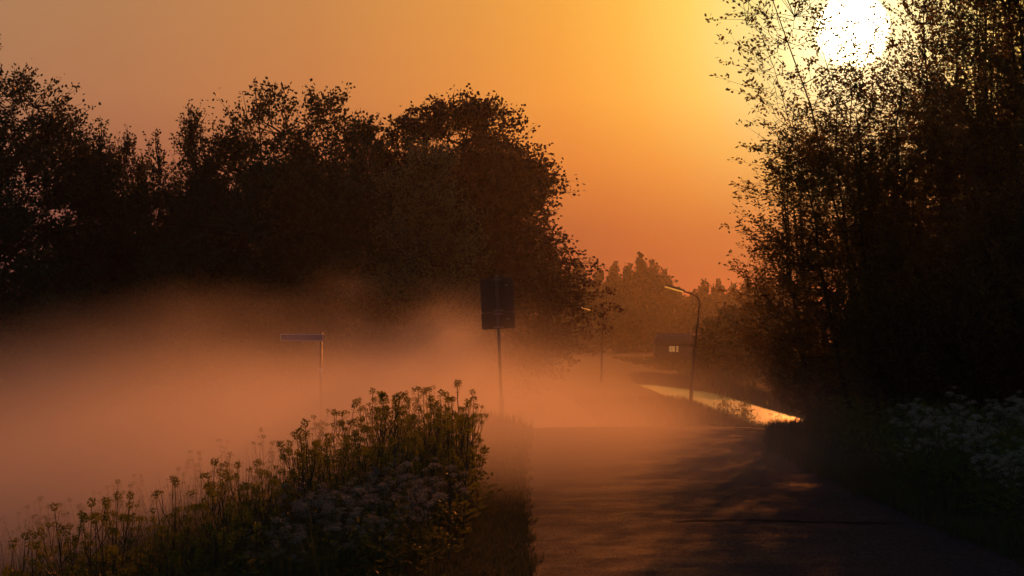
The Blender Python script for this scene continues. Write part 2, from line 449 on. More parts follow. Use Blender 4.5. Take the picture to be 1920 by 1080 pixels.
def build_tree(seed, profile, stems, n_limbs, n_sprays, spray, n_leaf, leaf, leaf_w, gap=.25, gapf=.8, up=.5, shell=.4,
               leafmat=None, twig_r=.012, spread=.25, limb_r=.05, az=.18, lean=(0, 0), vert=0.0, limb_sag=-.06, droop=0.0, leader=0.5, k3=3, clump=.0, clump_r=.8):
    """profile: [(z, r)...]; stems: list of (base xy radius, top offset, height, radius). returns (trunk mesh, crown mesh)"""
    r = np.random.default_rng(seed)
    pz = np.array([p[0] for p in profile], float); pr = np.array([p[1] for p in profile], float)
    H = pz[-1]
    wood = MB(); skel = []; skr = []
    lean = np.array(lean)
    for (bx, by, tx, ty, h, rad) in stems:
        n = 9
        t = np.linspace(0, 1, n)
        p = np.stack([bx + (tx - bx) * t ** .8, by + (ty - by) * t ** .8, h * t], -1)
        p[1:, :2] += np.cumsum(r.normal(size=(n - 1, 2)) * h * .008, axis=0)
        p[0, 2] = -.25
        wood.tube(p, rad * (1 - t * .85) * np.where(t == 0, 1.35, 1), 7 if rad > .08 else 5)
        for i in range(n - 1):
            for u in (0, .33, .66):
                skel.append(p[i] * (1 - u) + p[i + 1] * u); skr.append(rad * (1 - t[i] * .85))
    stem_sk = np.array(skel); stem_r = np.array(skr)
    wn = wob(r, 6, 1.0)
    az_k = r.uniform(0, 6.28, 6)
    def rad_at(z, a):
        return np.interp(z, pz, pr) * (1 + az * (np.sin(a * 2 + az_k[0] + z * .5) + np.sin(a * 3 + az_k[1] - z * .9) * .7 + np.sin(a * 5 + az_k[2] + z * 1.3) * .5))
    zz = np.linspace(pz[0], H, 200); w = np.interp(zz, pz, pr) ** 1.3 + .02; w /= w.sum()
    ends = []
    # limbs
    for i in range(n_limbs):
        z = r.choice(zz, p=w); a = r.uniform(0, 2 * np.pi); rr = rad_at(z, a) * r.uniform(.55, .92)
        e = np.array([math.cos(a) * rr + lean[0] * z / H, math.sin(a) * rr + lean[1] * z / H, z])
        ends.append(e)
        d = np.linalg.norm(stem_sk[:, :2] - e[:2], axis=1)
        want = z - (.5 + .55 * up) * rr - vert * 1.5
        s = stem_sk[np.argmin(np.abs(stem_sk[:, 2] - max(want, .25 * H * .5)) + d * .6 + r.uniform(0, .5, len(d)))]
        j = np.argmin(np.linalg.norm(stem_sk - s, axis=1)); r0 = min(limb_r * r.uniform(.6, 1.2), stem_r[j] * .8)
        p = curve_pts(s, e, 6, limb_sag, r)
        wood.tube(p, np.linspace(r0, r0 * .25, 6), 4, cap=False)
        for q in range(5):
            for u in (0, .5):
                skel.append(p[q] * (1 - u) + p[q + 1] * u); skr.append(r0)
    sk = np.array(skel)
    # sprays
    m = int(n_sprays * 1.8)
    z = r.choice(zz, size=m, p=w) + r.normal(size=m) * .1; a = r.uniform(0, 2 * np.pi, m)
    u = r.uniform(0, 1, m) ** shell
    rr = rad_at(z, a) * u
    P = np.stack([np.cos(a) * rr + lean[0] * z / H, np.sin(a) * rr + lean[1] * z / H, z], -1)
    if clump > 0 and len(ends):
        E = np.array(ends); pick = r.uniform(size=m) < clump; ei = r.integers(len(E), size=m)
        cr_ = clump_r * (.6 + .8 * r.uniform(size=len(E)))
        Q = E[ei] + r.normal(size=(m, 3)) * np.array([1, 1, .55]) * cr_[ei][:, None] * .62
        P = np.where(pick[:, None], Q, P)
        ax0 = lean[None] * P[:, 2:3] / H
        a = np.arctan2(P[:, 1] - ax0[:, 1], P[:, 0] - ax0[:, 0]); u = np.clip(np.hypot(P[:, 1] - ax0[:, 1], P[:, 0] - ax0[:, 0]) / (rad_at(P[:, 2], a) + .1), 0, 1.1)
    g_ = wn(P * gapf) + .35 * r.normal(size=m)
    keep = g_ > np.quantile(g_, gap)
    if clump > 0 and len(ends):
        keep &= np.hypot(P[:, 1] - ax0[:, 1], P[:, 0] - ax0[:, 0]) < np.interp(P[:, 2], pz, pr) * 1.12 + .35
        keep &= P[:, 2] < H + .2
    P = P[keep][:n_sprays]; a = a[keep][:n_sprays]; u = u[keep][:n_sprays]; m = len(P)
    D = np.stack([np.cos(a) * (1 - vert), np.sin(a) * (1 - vert), np.full(m, up + vert)], -1) * (.4 + .6 * u[:, None]) + r.normal(size=(m, 3)) * .35
    topw = sstep(.75 * H, H, P[:, 2])[:, None]
    D = D * (1 - topw * .5) + np.array([0, 0, 1.]) * topw * leader
    D /= np.linalg.norm(D, axis=1, keepdims=True)
    Ls = spray * r.uniform(.5, 1.25, m)
    # connect
    for i in range(m):
        dd = ((sk - P[i]) ** 2).sum(1) + np.where(sk[:, 2] > P[i, 2] + .1, 4.0, 0)
        s = sk[np.argmin(dd)]
        tip = P[i] + D[i] * Ls[i]; tip[2] -= droop * Ls[i]
        mid = P[i]
        wood.tube([s, (s + mid) / 2 + r.normal(size=3) * .05, mid, tip], [twig_r * 1.6, twig_r * 1.2, twig_r, twig_r * .3], k3, cap=False)
    crown = MB()
    T = r.uniform(0.02, 1.05, (m, n_leaf))
    pos = P[:, None] + D[:, None] * (Ls[:, None] * T)[..., None]
    pos[..., 2] -= droop * (Ls[:, None] * T ** 2)
    side = r.normal(size=(m, n_leaf, 3)) * spread * (Ls[:, None] * (1.1 - .6 * T))[..., None] * .5
    pos = (pos + side).reshape(-1, 3)
    ld = (D[:, None] * .6 + r.normal(size=(m, n_leaf, 3)) * .7).reshape(-1, 3)
    n = len(pos)
    crown.leaves(pos, ld, leaf * r.uniform(.6, 1.25, n), leaf_w * r.uniform(.7, 1.2, n), r)
    return wood.make('trunk', M_BARK, smooth=True), crown.make('crown', leafmat)


def place_tree(name, meshes, loc, label, cat='tree', group=None, rotz=0.0, scale=1.0):
    root = link(name, None, None, loc, (0, 0, rotz), scale)
    tag(root, label, cat, group)
    link('trunk', meshes[0], root); link('crown', meshes[1], root)
    return root


def on_ground(u, d, dz=0.0):
    x = (u - 960) / F * d
    return (x, d, float(height(x, d)) + dz)


def single(h, r, top=.92): return [(0, 0, 0, 0, h * top, r)]


# --- right hand thicket of many-stemmed willows, close to the road
def thicket_mesh(seed, H, rmax, nst=9, sprays=1000, leafn=24, low=.7, leaf=.062, gap=.12):
    r = np.random.default_rng(seed + 500)
    st = []
    for i in range(nst):
        a = r.uniform(0, 6.28); b = r.uniform(.05, .35); o = r.uniform(.15, .75) * rmax
        st.append((math.cos(a) * b, math.sin(a) * b, math.cos(a) * o, math.sin(a) * o, H * r.uniform(.75, 1.0), r.uniform(.028, .06)))
    prof = [(low, rmax * .45), (H * .18, rmax * .85), (H * .4, rmax), (H * .65, rmax * .92), (H * .85, rmax * .7), (H, rmax * .3)]
    return build_tree(seed, prof, st, 46, sprays, .75, leafn, leaf, leaf * .5, gap=gap, gapf=1.6, up=.75, shell=.5, leafmat=M_LEAF_THICKET,
                      twig_r=.005, spread=.19, limb_r=.018, az=.25, vert=.12, limb_sag=-.05, clump=.35, clump_r=.45)


TH = [thicket_mesh(11, 8.6, 2.0, 13, 1800, 24, gap=.10, leaf=.085), thicket_mesh(12, 9.2, 1.9, 12, 1200, 20, leaf=.085, gap=.32), thicket_mesh(13, 8.0, 1.9, 10, 1150, 20, leaf=.085, gap=.30), thicket_mesh(14, 3.6, 1.5, 9, 900, 24, .25, .085, .05)]
tg = 'willow thicket on the right of the road'
thick = [
    (0, 5.8, 27.0, 0, (1, 1, .63), 'many stemmed willow at the thicket edge with twigs reaching over the road'),
    (1, 7.75, 26.0, 2.1, 1.0, 'tall many stemmed willow just right of the sun'),
    (2, 8.5, 24.6, .7, 1.08, 'dense dark willow at the right end of the roadside thicket'),
    (0, 8.5, 31.0, 3.3, 1.05, 'willow standing behind the edge of the thicket, seen through its stems'),
    (1, 9.4, 29.5, 4.4, 1.02, 'willow in the back row of the thicket, near the edge of the view'),
    (2, 6.3, 34.5, 5.4, (.9, .9, .74), 'lower willow deep in the thicket behind the leaning edge stems'),
]
for i, (k, x, y, rz, s, lab) in enumerate(thick):
    place_tree('willow_tree', TH[k], (x, y, float(height(x, y))), lab, 'tree', tg, rz, s)
lw = build_tree(17, [(3.0, .5), (4.5, .8), (6.2, .95), (7.6, .9), (8.3, .4)], [(0, 0, -1.9, 0, 8.2, .030), (.1, .1, -1.3, .2, 7.2, .022), (.2, 0, -2.3, .3, 6.6, .02)], 20, 260, .6, 16, .08, .04, gap=.25, gapf=1.6, up=.4,
                shell=.5, leafmat=M_LEAF_THICKET, twig_r=.004, spread=.2, limb_r=.014, az=.3, lean=(-2.2, 0))
place_tree('leaning_willow', lw, (6.25, 27.4, float(height(6.25, 27.4))), 'thin willow leaning left, its upper twigs crossing the sun', 'tree', tg, 0, 1.0)
low = [(6.0, 25.3, .4, .72), (7.0, 24.2, 1.9, .85), (8.0, 23.0, 3.0, .9), (9.3, 24.0, 4.0, 1.0), (6.6, 28.6, 5.0, .8), (8.4, 27.2, .9, .95), (5.75, 31.8, 2.6, .55)]
lowlab = ['low leafy bush at the foot of the thicket edge, nearest the road bend', 'low leafy bush under the sunlit willows', 'dark low bush behind the white cow parsley on the right',
          'dark low bush at the right edge of the view', 'low bush behind the first willow stems', 'low bush in the darkest part of the thicket', 'smallest low bush, where the road verge meets the canal bank']
for (x, y, rz, s), lab in zip(low, lowlab):
    place_tree('shrub', TH[3], (x, y, float(height(x, y))), lab, 'shrub', 'bushes at the foot of the thicket', rz, s)

# --- left tree belt, about 80 m off
D0 = 80.0
def tm(seed, H, prof, n_sprays, leafmat, trunk_r=.16, **kw):
    n_sprays = int(n_sprays * 1.35)
    a = dict(clump=.72, clump_r=1.0, spray=.9, n_leaf=16, leaf=.19, leaf_w=.14, gap=.28, gapf=.9, up=.6, shell=.5, twig_r=.02, spread=.35, limb_r=.07)
    a.update(kw)
    st = a.pop('stems', None) or single(H, trunk_r)
    nl = a.pop('limbs', 40)
    return build_tree(seed, prof, st, nl, n_sprays, a.pop('spray'), a.pop('n_leaf'), a.pop('leaf'), a.pop('leaf_w'), leafmat=leafmat, **a)


bg = 'tree belt across the misty field'
# copper beech, domed, hanging low on its right side
H = 15.0
beech = tm(31, H, [(.9, 3.0), (2.6, 5.2), (4.4, 6.3), (6.4, 6.6), (7.6, 5.6), (9.3, 4.6), (11.0, 4.4), (12.6, 3.7), (13.8, 2.7), (14.6, 1.5), (15.0, .6)], 4200, M_LEAF_COPPER, .34,
           n_leaf=20, leaf=.2, leaf_w=.15, gap=.14, gapf=.75, up=.12, shell=.34, spray=1.15, spread=.4, droop=.12, limbs=110, limb_r=.11, leader=.3, az=.13, clump=.8, clump_r=1.25, lean=(.2, 0))
x0, y0, z0 = on_ground(850, 82)
place_tree('copper_beech', beech, (x0, y0, -2.05), 'large domed dark purple copper beech, its right side hanging down towards the lamps', 'tree', bg, 0, .97)
# pale willows in front of it
pw = tm(32, 12.4, [(.3, 2.0), (2.5, 2.9), (5, 2.7), (8, 1.9), (10.5, 1.1), (12.0, .5), (12.4, .2)], 1500, M_LEAF_PALE, .18, n_leaf=14, up=1.0, vert=.15, gap=.12, shell=.5, spray=.8, leaf=.15, leaf_w=.08)
place_tree('pale_willow', pw, on_ground(790, 74), 'pale olive green conical willow in front of the purple beech', 'tree', bg, 0)
pw2 = tm(33, 12.6, [(.3, 2.4), (3, 3.0), (6, 3.0), (9, 2.5), (11.2, 1.5), (12.6, .3)], 1600, M_LEAF_GREEN, .2, n_leaf=14, up=.8, gap=.08, shell=.5, spray=.8)
place_tree('broad_willow', pw2, on_ground(668, 76), 'broad dark green willow between the pale willow and the thin topped tree', 'tree', bg, .5)
# tree D, taller with thin top
dt = tm(34, 15.2, [(2.0, 1.6), (5, 2.6), (8, 3.2), (11, 3.1), (13.2, 2.3), (14.4, 1.2), (15.2, .3)], 1250, M_LEAF_GREEN, .17, clump=.5, n_leaf=18, gap=.30, gapf=.95, up=.75, spray=.9, spread=.5, stems=[(0, 0, -.9, 0, 15.2, .15), (.2, 0, 1.6, .3, 13.0, .11)])
place_tree('alder_tree', dt, on_ground(500, 80), 'tall alder with open lobed top showing its slanting stem against the sky', 'tree', bg, 0)
et = tm(35, 14.6, [(1.5, 2.0), (5, 2.6), (8, 2.8), (11, 2.5), (13.5, 1.4), (14.6, .4)], 1150, M_LEAF_GREEN, .16, n_leaf=18, gap=.25, up=.6, spread=.5)
place_tree('round_alder', et, on_ground(620, 80), 'round topped alder beside the dark purple beech', 'tree', bg, 1.0)
# left tree A
at = tm(36, 16.9, [(1.5, 2.4), (4, 4.2), (7, 5.0), (10, 5.0), (13, 4.0), (15.2, 2.4), (16.9, .5)], 2000, M_LEAF_GREEN, .28, n_leaf=17, gap=.22, up=.55, spray=1.2, spread=.38, limbs=60)
place_tree('large_tree', at, on_ground(-15, 79), 'large dark broadleaf tree with ragged top at the left edge', 'tree', bg, 0, .99)
# slender poplars
pop = [tm(40 + i, h, [(1.2, .9), (4, 1.35), (8, 1.4), (h - 3, .95), (h - 1, .35), (h, .08)], 760, M_LEAF_POPLAR, .09, n_leaf=12, leaf=.15, leaf_w=.10, gap=.25, up=1.1, vert=.25, spray=.8, spread=.28, limbs=22, limb_r=.035, leader=.9, clump=.3, clump_r=.4)
       for i, h in enumerate((13.0, 13.6))]
popl = [(160, 80, 1, 4.4, .93, 'slender poplar half hidden by the large dark tree'), (212, 82, 0, 5.2, .95, 'slender poplar just behind and between the first two poplars'), (264, 81, 1, .8, .88, 'shorter slender poplar, third in the row from the large tree'),
        (325, 83, 0, 1.9, .86, 'shortest slender poplar, standing in the notch of the tree line'), (375, 78, 0, 2.4, .98, 'slender poplar right beside the tallest pointed one'), (188, 78, 0, .3, 1.0, 'slender young poplar next to the large dark tree'), (236, 80, 1, 1.2, .95, 'slender young poplar, second from the large dark tree'),
        (290, 79, 0, 2.0, .98, 'slender young poplar left of the notch in the tree line'), (352, 80, 1, 2.9, 1.035, 'tallest slender poplar with a pointed tip, right of the notch'),
        (398, 81, 0, 3.9, .97, 'slender poplar between the pointed one and the tall alder')]
for u, d, k, rz, s, lab in popl:
    place_tree('young_poplar', pop[k], on_ground(u, d), lab, 'tree', bg, rz, s)
# dark bushy undertrees
ub = [tm(50 + i, h, [(.1, 2.1), (1.5, 2.9), (4, 3.1), (h - 2, 2.4), (h - .6, 1.3), (h, .4)], 900, M_LEAF_GREEN, .12, n_leaf=15, gap=.10, up=.6, spray=.9, spread=.4, limbs=26) for i, h in enumerate((8.0, 10.0))]
ubl = [(60, 76, 0, 0, 1.0, 'rounded dark bush tree under the large tree at the left edge'), (130, 84, 1, 1, .9, 'dark bush tree behind the first slender poplar'),
       (310, 84, 0, 2, .95, 'dark bush tree low behind the poplars at the notch'), (395, 77, 1, 3, 1.0, 'dense dark bush tree in front of the poplars'),
       (470, 78, 0, 4, 1.05, 'dark bush tree at the foot of the tall alder'), (560, 75, 1, 5, 1.08, 'dense dark bush tree left of the broad willow'),
       (-70, 74, 1, 2.2, 1.0, 'dark bush tree cut by the left edge of the view'), (720, 79, 0, 1.5, 1.1, 'dark bush tree between the broad willow and the pale willow')]
for u, d, k, rz, s, lab in ubl:
    place_tree('bush_tree', ub[k], on_ground(u, d), lab, 'tree', bg, rz, s)

# --- far trees
def far_mesh(seed, H, prof, n, stems=None):
    return tm(seed, H, prof, n, M_LEAF_FAR, .22, n_leaf=9, leaf=.55, leaf_w=.42, gap=.1, up=.9, vert=.3, spray=1.1, spread=.3, limbs=14, twig_r=.03, az=.2, leader=1.2, clump=.3, clump_r=.5)
fp = [far_mesh(61, 14, [(.3, 1.0), (3, 1.6), (8, 1.45), (12, .8), (14, .1)], 620), far_mesh(62, 11.5, [(.2, 1.2), (3, 1.9), (7, 1.6), (10, .8), (11.5, .1)], 520),
      far_mesh(63, 6.5, [(.1, 2.6), (2, 3.6), (4.5, 3.0), (6, 1.6), (6.5, .5)], 420)]
DF = 335
farl = [(1040, 0, 1.0, 505), (1085, 1, 1.1, 500), (1122, 0, .95, 510), (1152, 0, 1.0, 503), (1178, 0, .98, 506), (1202, 0, 1.12, 488), (1226, 0, 1.06, 500), (1246, 1, 1.0, 515),
        (1272, 1, .92, 548), (1296, 1, .9, 555), (1320, 1, 1.0, 534), (1348, 1, 1.0, 534), (1376, 1, 1.0, 540), (1402, 1, 1.0, 530), (1432, 1, 1.0, 520), (1470, 0, 1.0, 515), (1510, 1, 1.0, 520)]
place_word = ['behind the copper beech', 'at the tip of the copper beech branches', 'right of the beech branch tips', 'left of the sky gap in the far row', 'at the sky gap in the far row',
              'forming the highest point of the far row', 'beside the highest far poplar', 'at the right shoulder of the tall far group', 'just left of the near lamp arm', 'behind the near lamp head',
              'just right of the near lamp post', 'second to the right of the near lamp post', 'third to the right of the near lamp post', 'touching the outline of the willow thicket',
              'half hidden by the willow thicket twigs', 'behind the thicket edge willow', 'behind the thicket under the sun']
for i, (u, k, s, topy) in enumerate(farl):
    d = DF + (i * 37 % 23); x = (u - 960) / F * d; gz = float(height(x, d))
    want = CAM_Z + (630 - topy) / F * d - gz
    h0 = (14, 11.5)[k]
    place_tree('far_poplar', fp[k], (x, d, gz), 'hazy grey far poplar ' + place_word[i], 'tree', 'row of far poplars beyond the field', i * 1.3, want / h0)
for i, (u, d, s, lab) in enumerate([(1345, 150, .62, 'hazy round bush left in the group across the canal'), (1378, 146, .74, 'hazy round bush in the middle of the group across the canal'), (1415, 143, .76, 'hazy round bush nearest the thicket across the canal'),
                                    (1160, 315, 1.2, 'hazy low bush under the far poplars left of the farmhouse'), (1215, 320, 1.15, 'hazy low bush directly left of the farmhouse'), (1105, 308, 1.2, 'hazy low bush behind the far lamp head'), (1050, 305, 1.3, 'hazy low bush behind the beech, at the road bend'),
                                    (1340, 318, 1.2, 'hazy low bush right of the farmhouse'), (1390, 322, 1.25, 'hazy low bush in the far row by the thicket'), (1450, 316, 1.3, 'hazy low bush in the far row behind the thicket')]):
    place_tree('far_bush', fp[2], on_ground(u, d), lab, 'bush', 'hazy bushes in the far field', i * 1.1, s)

# ------------------------------------------------------------------ lamps
M_POLE = solid_mat('painted_steel_pole', (.05, .05, .048), (.03, .028, .026), .6, 3)
M_LAMP = solid_mat('lamp_housing', (.12, .12, .12), (.08, .08, .08), .4, 6)


def diffuser_mat():
    m, t, o = mat_base('lamp_diffuser')
    tr = t.nodes.new('ShaderNodeBsdfTranslucent'); tr.inputs[0].default_value = (.8, .72, .5, 1)
    e = t.nodes.new('ShaderNodeEmission'); e.inputs[0].default_value = (1.0, .45, .08, 1); e.inputs[1].default_value = .55
    n_ = t.nodes.new('ShaderNodeTexWave'); n_.inputs['Scale'].default_value = 9; t.links.new(objcoord(t), n_.inputs[0])
    t.links.new(wmap(n_.outputs['Fac'], 0, 1, .15, .42, tree=t), e.inputs[1])
    a = t.nodes.new('ShaderNodeAddShader'); t.links.new(tr.outputs[0], a.inputs[0]); t.links.new(e.outputs[0], a.inputs[1])
    t.links.new(a.outputs[0], o.inputs['Surface'])
    return m


M_DIFF = diffuser_mat()


def lamp(loc, lean, label, hgt):
    root = tag(link('street_lamp', None, None, loc), label, 'street lamp', 'street lamps along the canal road')
    top = np.array([lean, 0, hgt])
    b = MB(); b.tube([(0, 0, -.3), (lean * .03, 0, .12), (lean * .5, 0, hgt * .52)], [.085, .085, .075], 12); b.tube([(0, 0, -.05), (0, 0, .04)], .12, 12)
    link('pole_base', b.make('pole_base', M_POLE, smooth=True), root)
    b = MB(); b.tube([(lean * .5, 0, hgt * .52), (lean * .51, 0, hgt * .545)], [.08, .05], 12)
    pts = [(lean * .5, 0, hgt * .54), tuple(top - (0, 0, .30)), tuple(top - (0, 0, .12)), tuple(top + (-.06, 0, .03)), tuple(top + (-.18, 0, .12)), tuple(top + (-.36, 0, .20)), tuple(top + (-.66, 0, .30))]
    b.tube(pts, [.045, .036, .035, .034, .033, .032, .03], 10)
    link('arm', b.make('arm', M_POLE, smooth=True), root)
    # luminaire, a long flat head tilted with the arm
    a = np.array([-.62, 0, .29]) + top; e = np.array([-1.50, 0, .55]) + top
    ax = (e - a) / np.linalg.norm(e - a); up = np.array([ax[2], 0, -ax[0]]); rot = np.stack([ax, [0, 1, 0], up], 1)
    h = MB(); ln = np.linalg.norm(e - a)
    c = (a + e) / 2
    prof = [(-.5, .10, .05), (-.42, .13, .075), (.3, .12, .06), (.5, .07, .03)]
    v = []
    for (s, w, t_) in prof:
        for yy, zz in ((-w, 0), (-w * .8, t_), (w * .8, t_), (w, 0)):
            v.append(c + ax * s * ln + np.array([0, yy, 0]) + up * zz)
    q = []
    for i in range(3):
        for j in range(4): q.append([i * 4 + j, i * 4 + (j + 1) % 4, i * 4 + 4 + (j + 1) % 4, i * 4 + 4 + j])
    q += [[0, 3, 2, 1], [12, 13, 14, 15]]
    h.add(v, q); hd = link('lamp_head', h.make('lamp_head', M_LAMP), root)
    d = MB(); d.box(c - up * .035 + ax * .02, (ln * .86, .19, .062), rot); link('diffuser', d.make('diffuser', M_DIFF), hd)
    return root


x, y, z = on_ground(1293, 72.7); lamp((x, y, -1.55), .42, 'leaning street lamp in front of the golden canal water', 4.75)
x, y, z = on_ground(1127, 114); lamp((x, y, -1.55), .14, 'smaller upright street lamp farther along the road by the beech branches', 4.55)

# ------------------------------------------------------------------ traffic sign seen from behind
M_PLATE = solid_mat('sign_back', (.035, .035, .04), (.022, .022, .026), .6, 5)
M_EDGE = solid_mat('sign_edge', (.16, .16, .165), (.11, .11, .11), .35, 5, metal=.6)
M_STICK = solid_mat('sticker', (.30, .30, .30), (.20, .20, .20), .5, 60)
M_GALV = solid_mat('galvanised_pole', (.16, .155, .15), (.10, .095, .09), .4, 9, metal=.6)
M_CLAMP = solid_mat('clamp_metal', (.30, .31, .34), (.2, .2, .22), .35, 20, metal=.7)


def rounded_plate(w, h, t, r, n=5):
    pts = []
    for cx, cz, a0 in ((w / 2 - r, h / 2 - r, 0), (-w / 2 + r, h / 2 - r, 90), (-w / 2 + r, -h / 2 + r, 180), (w / 2 - r, -h / 2 + r, 270)):
        for i in range(n + 1):
            a = R(a0 + 90 * i / n); pts.append((cx + r * math.cos(a), cz + r * math.sin(a)))
    k = len(pts)
    v = [(x, -t / 2, z) for x, z in pts] + [(x, t / 2, z) for x, z in pts]
    me = bpy.data.meshes.new('plate')
    me.from_pydata(v, [], [list(range(k)), list(range(2 * k - 1, k - 1, -1))] + [[i, i + k, (i + 1) % k + k, (i + 1) % k] for i in range(k)])
    me.update()
    return me


dS = 36.0; sc_ = dS / F
bx, by, _ = px(942, 770, dS); gz = float(height(bx, by))
root = tag(link('traffic_sign', None, None, (bx, by, gz), (0, R(-2.2), 0)), 'two dark sign plates seen from behind on a thin pole at the road edge', 'traffic sign')
topz = CAM_Z + (630 - 519) * sc_ - gz
b = MB(); b.tube([(0, 0, -.3), (0, 0, topz)], .034, 14); link('pole', b.make('pole', M_GALV, smooth=True), root)
b = MB(); b.tube([(0, 0, topz - .01), (0, 0, topz + .02), (0, 0, topz + .035)], [.040, .040, .02], 14); link('pole_cap', b.make('pole_cap', M_CLAMP, smooth=True), root)
b = MB(); b.tube([(0, 0, -.05), (0, 0, .62)], .050, 14); link('ground_sleeve', b.make('ground_sleeve', M_GALV, smooth=True), root)
pw_, ph1, ph2 = 62 * sc_, 63 * sc_, 30 * sc_
z1 = CAM_Z + (630 - 553) * sc_ - gz; z2 = z1 - ph1 / 2 - .018 - ph2 / 2
for nm, hh, zc in (('upper_plate', ph1, z1), ('lower_plate', ph2, z2)):
    me = rounded_plate(pw_, hh, .012, .035); me.materials.append(M_PLATE)
    pl = link(nm, me, root, (.0, .06, zc), (0, R(-1.2), 0))
    # folded rim round the back of the plate
    me2 = rounded_plate(pw_ + .012, hh + .012, .006, .04); me2.materials.append(M_EDGE)
    link('rim', me2, pl, (0, .0105, 0))
    st = MB(); st.box((pw_ * .29, -.008, hh * (.28 if hh > .5 else .08)), (.065, .003, .028)); link('sticker', st.make('sticker', M_STICK), pl)
    for s in (-1, 1):
        c = MB(); zc_ = s * (hh / 2 - .03)
        c.box((0, -.012, zc_), (.20, .012, .03)); c.tube([(0, -.06, zc_ - .014), (0, -.06, zc_ + .014)], .043, 14)
        for sx in (-.075, .075): c.box((sx, -.024, zc_), (.018, .012, .018))
        cl = link('clamp', c.make('clamp', M_CLAMP), pl)

# ------------------------------------------------------------------ street name sign in the mist
M_BLUE = solid_mat('blue_enamel', (.10, .14, .32), (.08, .11, .26), .35, 4)
M_WHITE = solid_mat('white_enamel', (.75, .75, .74), (.62, .62, .6), .4, 4)
dN = 36.0; s_ = dN / F
nxp, nyp, _ = px(602, 700, dN); gz = float(height(nxp, nyp))
root = tag(link('street_name_sign', None, None, (nxp, nyp, gz)), 'faint bluish street name plate on a thin post, dissolving in the mist', 'street sign')
zt = CAM_Z + (630 - 626) * s_ - gz
b = MB(); b.tube([(0, 0, -.3), (0, 0, zt + .03)], .026, 12); link('post', b.make('post', M_GALV, smooth=True), root)
me = rounded_plate(.90, .145, .012, .02); me.materials.append(M_WHITE); pl = link('name_plate', me, root, (-.40, -.04, zt - .075), (0, R(.6), 0))
me = rounded_plate(.87, .115, .004, .015); me.materials.append(M_BLUE); link('blue_face', me, pl, (0, -.0085, 0))
b = MB(); b.box((.37, .012, 0), (.10, .02, .04)); link('bracket', b.make('bracket', M_CLAMP), pl)
b = MB(); b.tube([(0, 0, zt - .98), (0, 0, zt - .72)], .032, 12); link('post_band', b.make('post_band', M_WHITE, smooth=True), root)

# ------------------------------------------------------------------ farmhouse with lit windows
M_WALL = solid_mat('dark_boarding', (.16, .11, .08), (.12, .085, .065), .8, 2, bump=.3)
M_ROOF = solid_mat('roof_tiles', (.15, .10, .08), (.11, .075, .06), .8, 2, bump=.4)
M_FRAME = solid_mat('window_frame', (.3, .27, .24), (.22, .2, .18), .5, 3)


def lit_mat():
    m, t, o = mat_base('lit_window')
    e = t.nodes.new('ShaderNodeEmission'); e.inputs[0].default_value = (1.0, .45, .13, 1)
    t.links.new(wmap(noise(t, 3, 2, .5, objcoord(t)), .3, .7, .30, .5, tree=t), e.inputs[1])
    t.links.new(e.outputs[0], o.inputs['Surface']); return m


M_LIT = lit_mat()
dH = 215.0; hx, hy, _ = px(1275, 650, dH); gz = float(height(hx, hy))
root = tag(link('farmhouse', None, None, (hx, hy, gz)), 'low dark farmhouse with small lit windows beyond the field', 'house')
W, Dp, Hw = 6.4, 5.0, 2.1
b = MB(); b.box((0, 0, Hw / 2 - .2), (W, Dp, Hw + .4)); link('wall', b.make('wall', M_WALL), root)
b = MB()
rh = 1.25
b.add([(-W / 2 - .3, -Dp / 2 - .3, Hw - .1), (W / 2 + .3, -Dp / 2 - .3, Hw - .1), (W / 2 - .4, 0, Hw + rh), (-W / 2 + .4, 0, Hw + rh), (-W / 2 - .3, Dp / 2 + .3, Hw - .1), (W / 2 + .3, Dp / 2 + .3, Hw - .1)],
      [[0, 1, 2, 3], [5, 4, 3, 2], [0, 4, 5, 1]], [[1, 5, 2], [4, 0, 3]])
rf = link('roof', b.make('roof', M_ROOF), root)
b = MB(); b.box((1.2, .3, Hw + rh), (.5, .5, .9)); link('chimney', b.make('chimney', M_ROOF), rf)
for wx, ww in ((-1.25, .72), (-.60, .26)):
    b = MB(); wz = 1.38; hh = .72
    for sx in (-1, 1): b.box((wx + sx * ww / 2, -Dp / 2 - .03, wz), (.06, .08, hh + .06))
    for sz in (-1, 0, 1): b.box((wx, -Dp / 2 - .035, wz + sz * hh / 2), (ww + .07, .08, .07))
    if ww > .5: b.box((wx, -Dp / 2 - .04, wz), (.09, .08, hh))
    wf = link('window', b.make('window', M_FRAME), root)
    for sx in ((-1, 1) if ww > .5 else (0,)):
        for sz in (-1, 1):
            b = MB(); b.box((wx + sx * ww / 4, -Dp / 2 - .012, wz + sz * hh / 4), (ww / 2 - .05 if ww > .5 else ww - .05, .02, hh / 2 - .06)); link('pane', b.make('pane', M_LIT), wf)

# ------------------------------------------------------------------ flowering plants
def head_rape(seed):
    r = np.random.default_rng(seed); b = MB()
    n = 46; d = r.normal(size=(n, 3)); d[:, 2] = d[:, 2] * .9 + .1; d /= np.linalg.norm(d, axis=1, keepdims=True)
    p = d * (.008 + .020 * r.uniform(size=(n, 1))); p[:, 2] += .010
    b.leaves(p, d + r.normal(size=(n, 3)) * .5, .017, .014, r)
    # buds on top and short pods below
    n = 10; a = r.uniform(0, 6.28, n); d = np.stack([np.cos(a), np.sin(a), r.uniform(.1, .5, n)], -1)
    p = np.stack([0 * a, 0 * a, -r.uniform(.01, .09, n)], -1)
    b.leaves(p, d, .034, .005, r)
    return b.make('flower_head', M_RAPE_FLOWER)


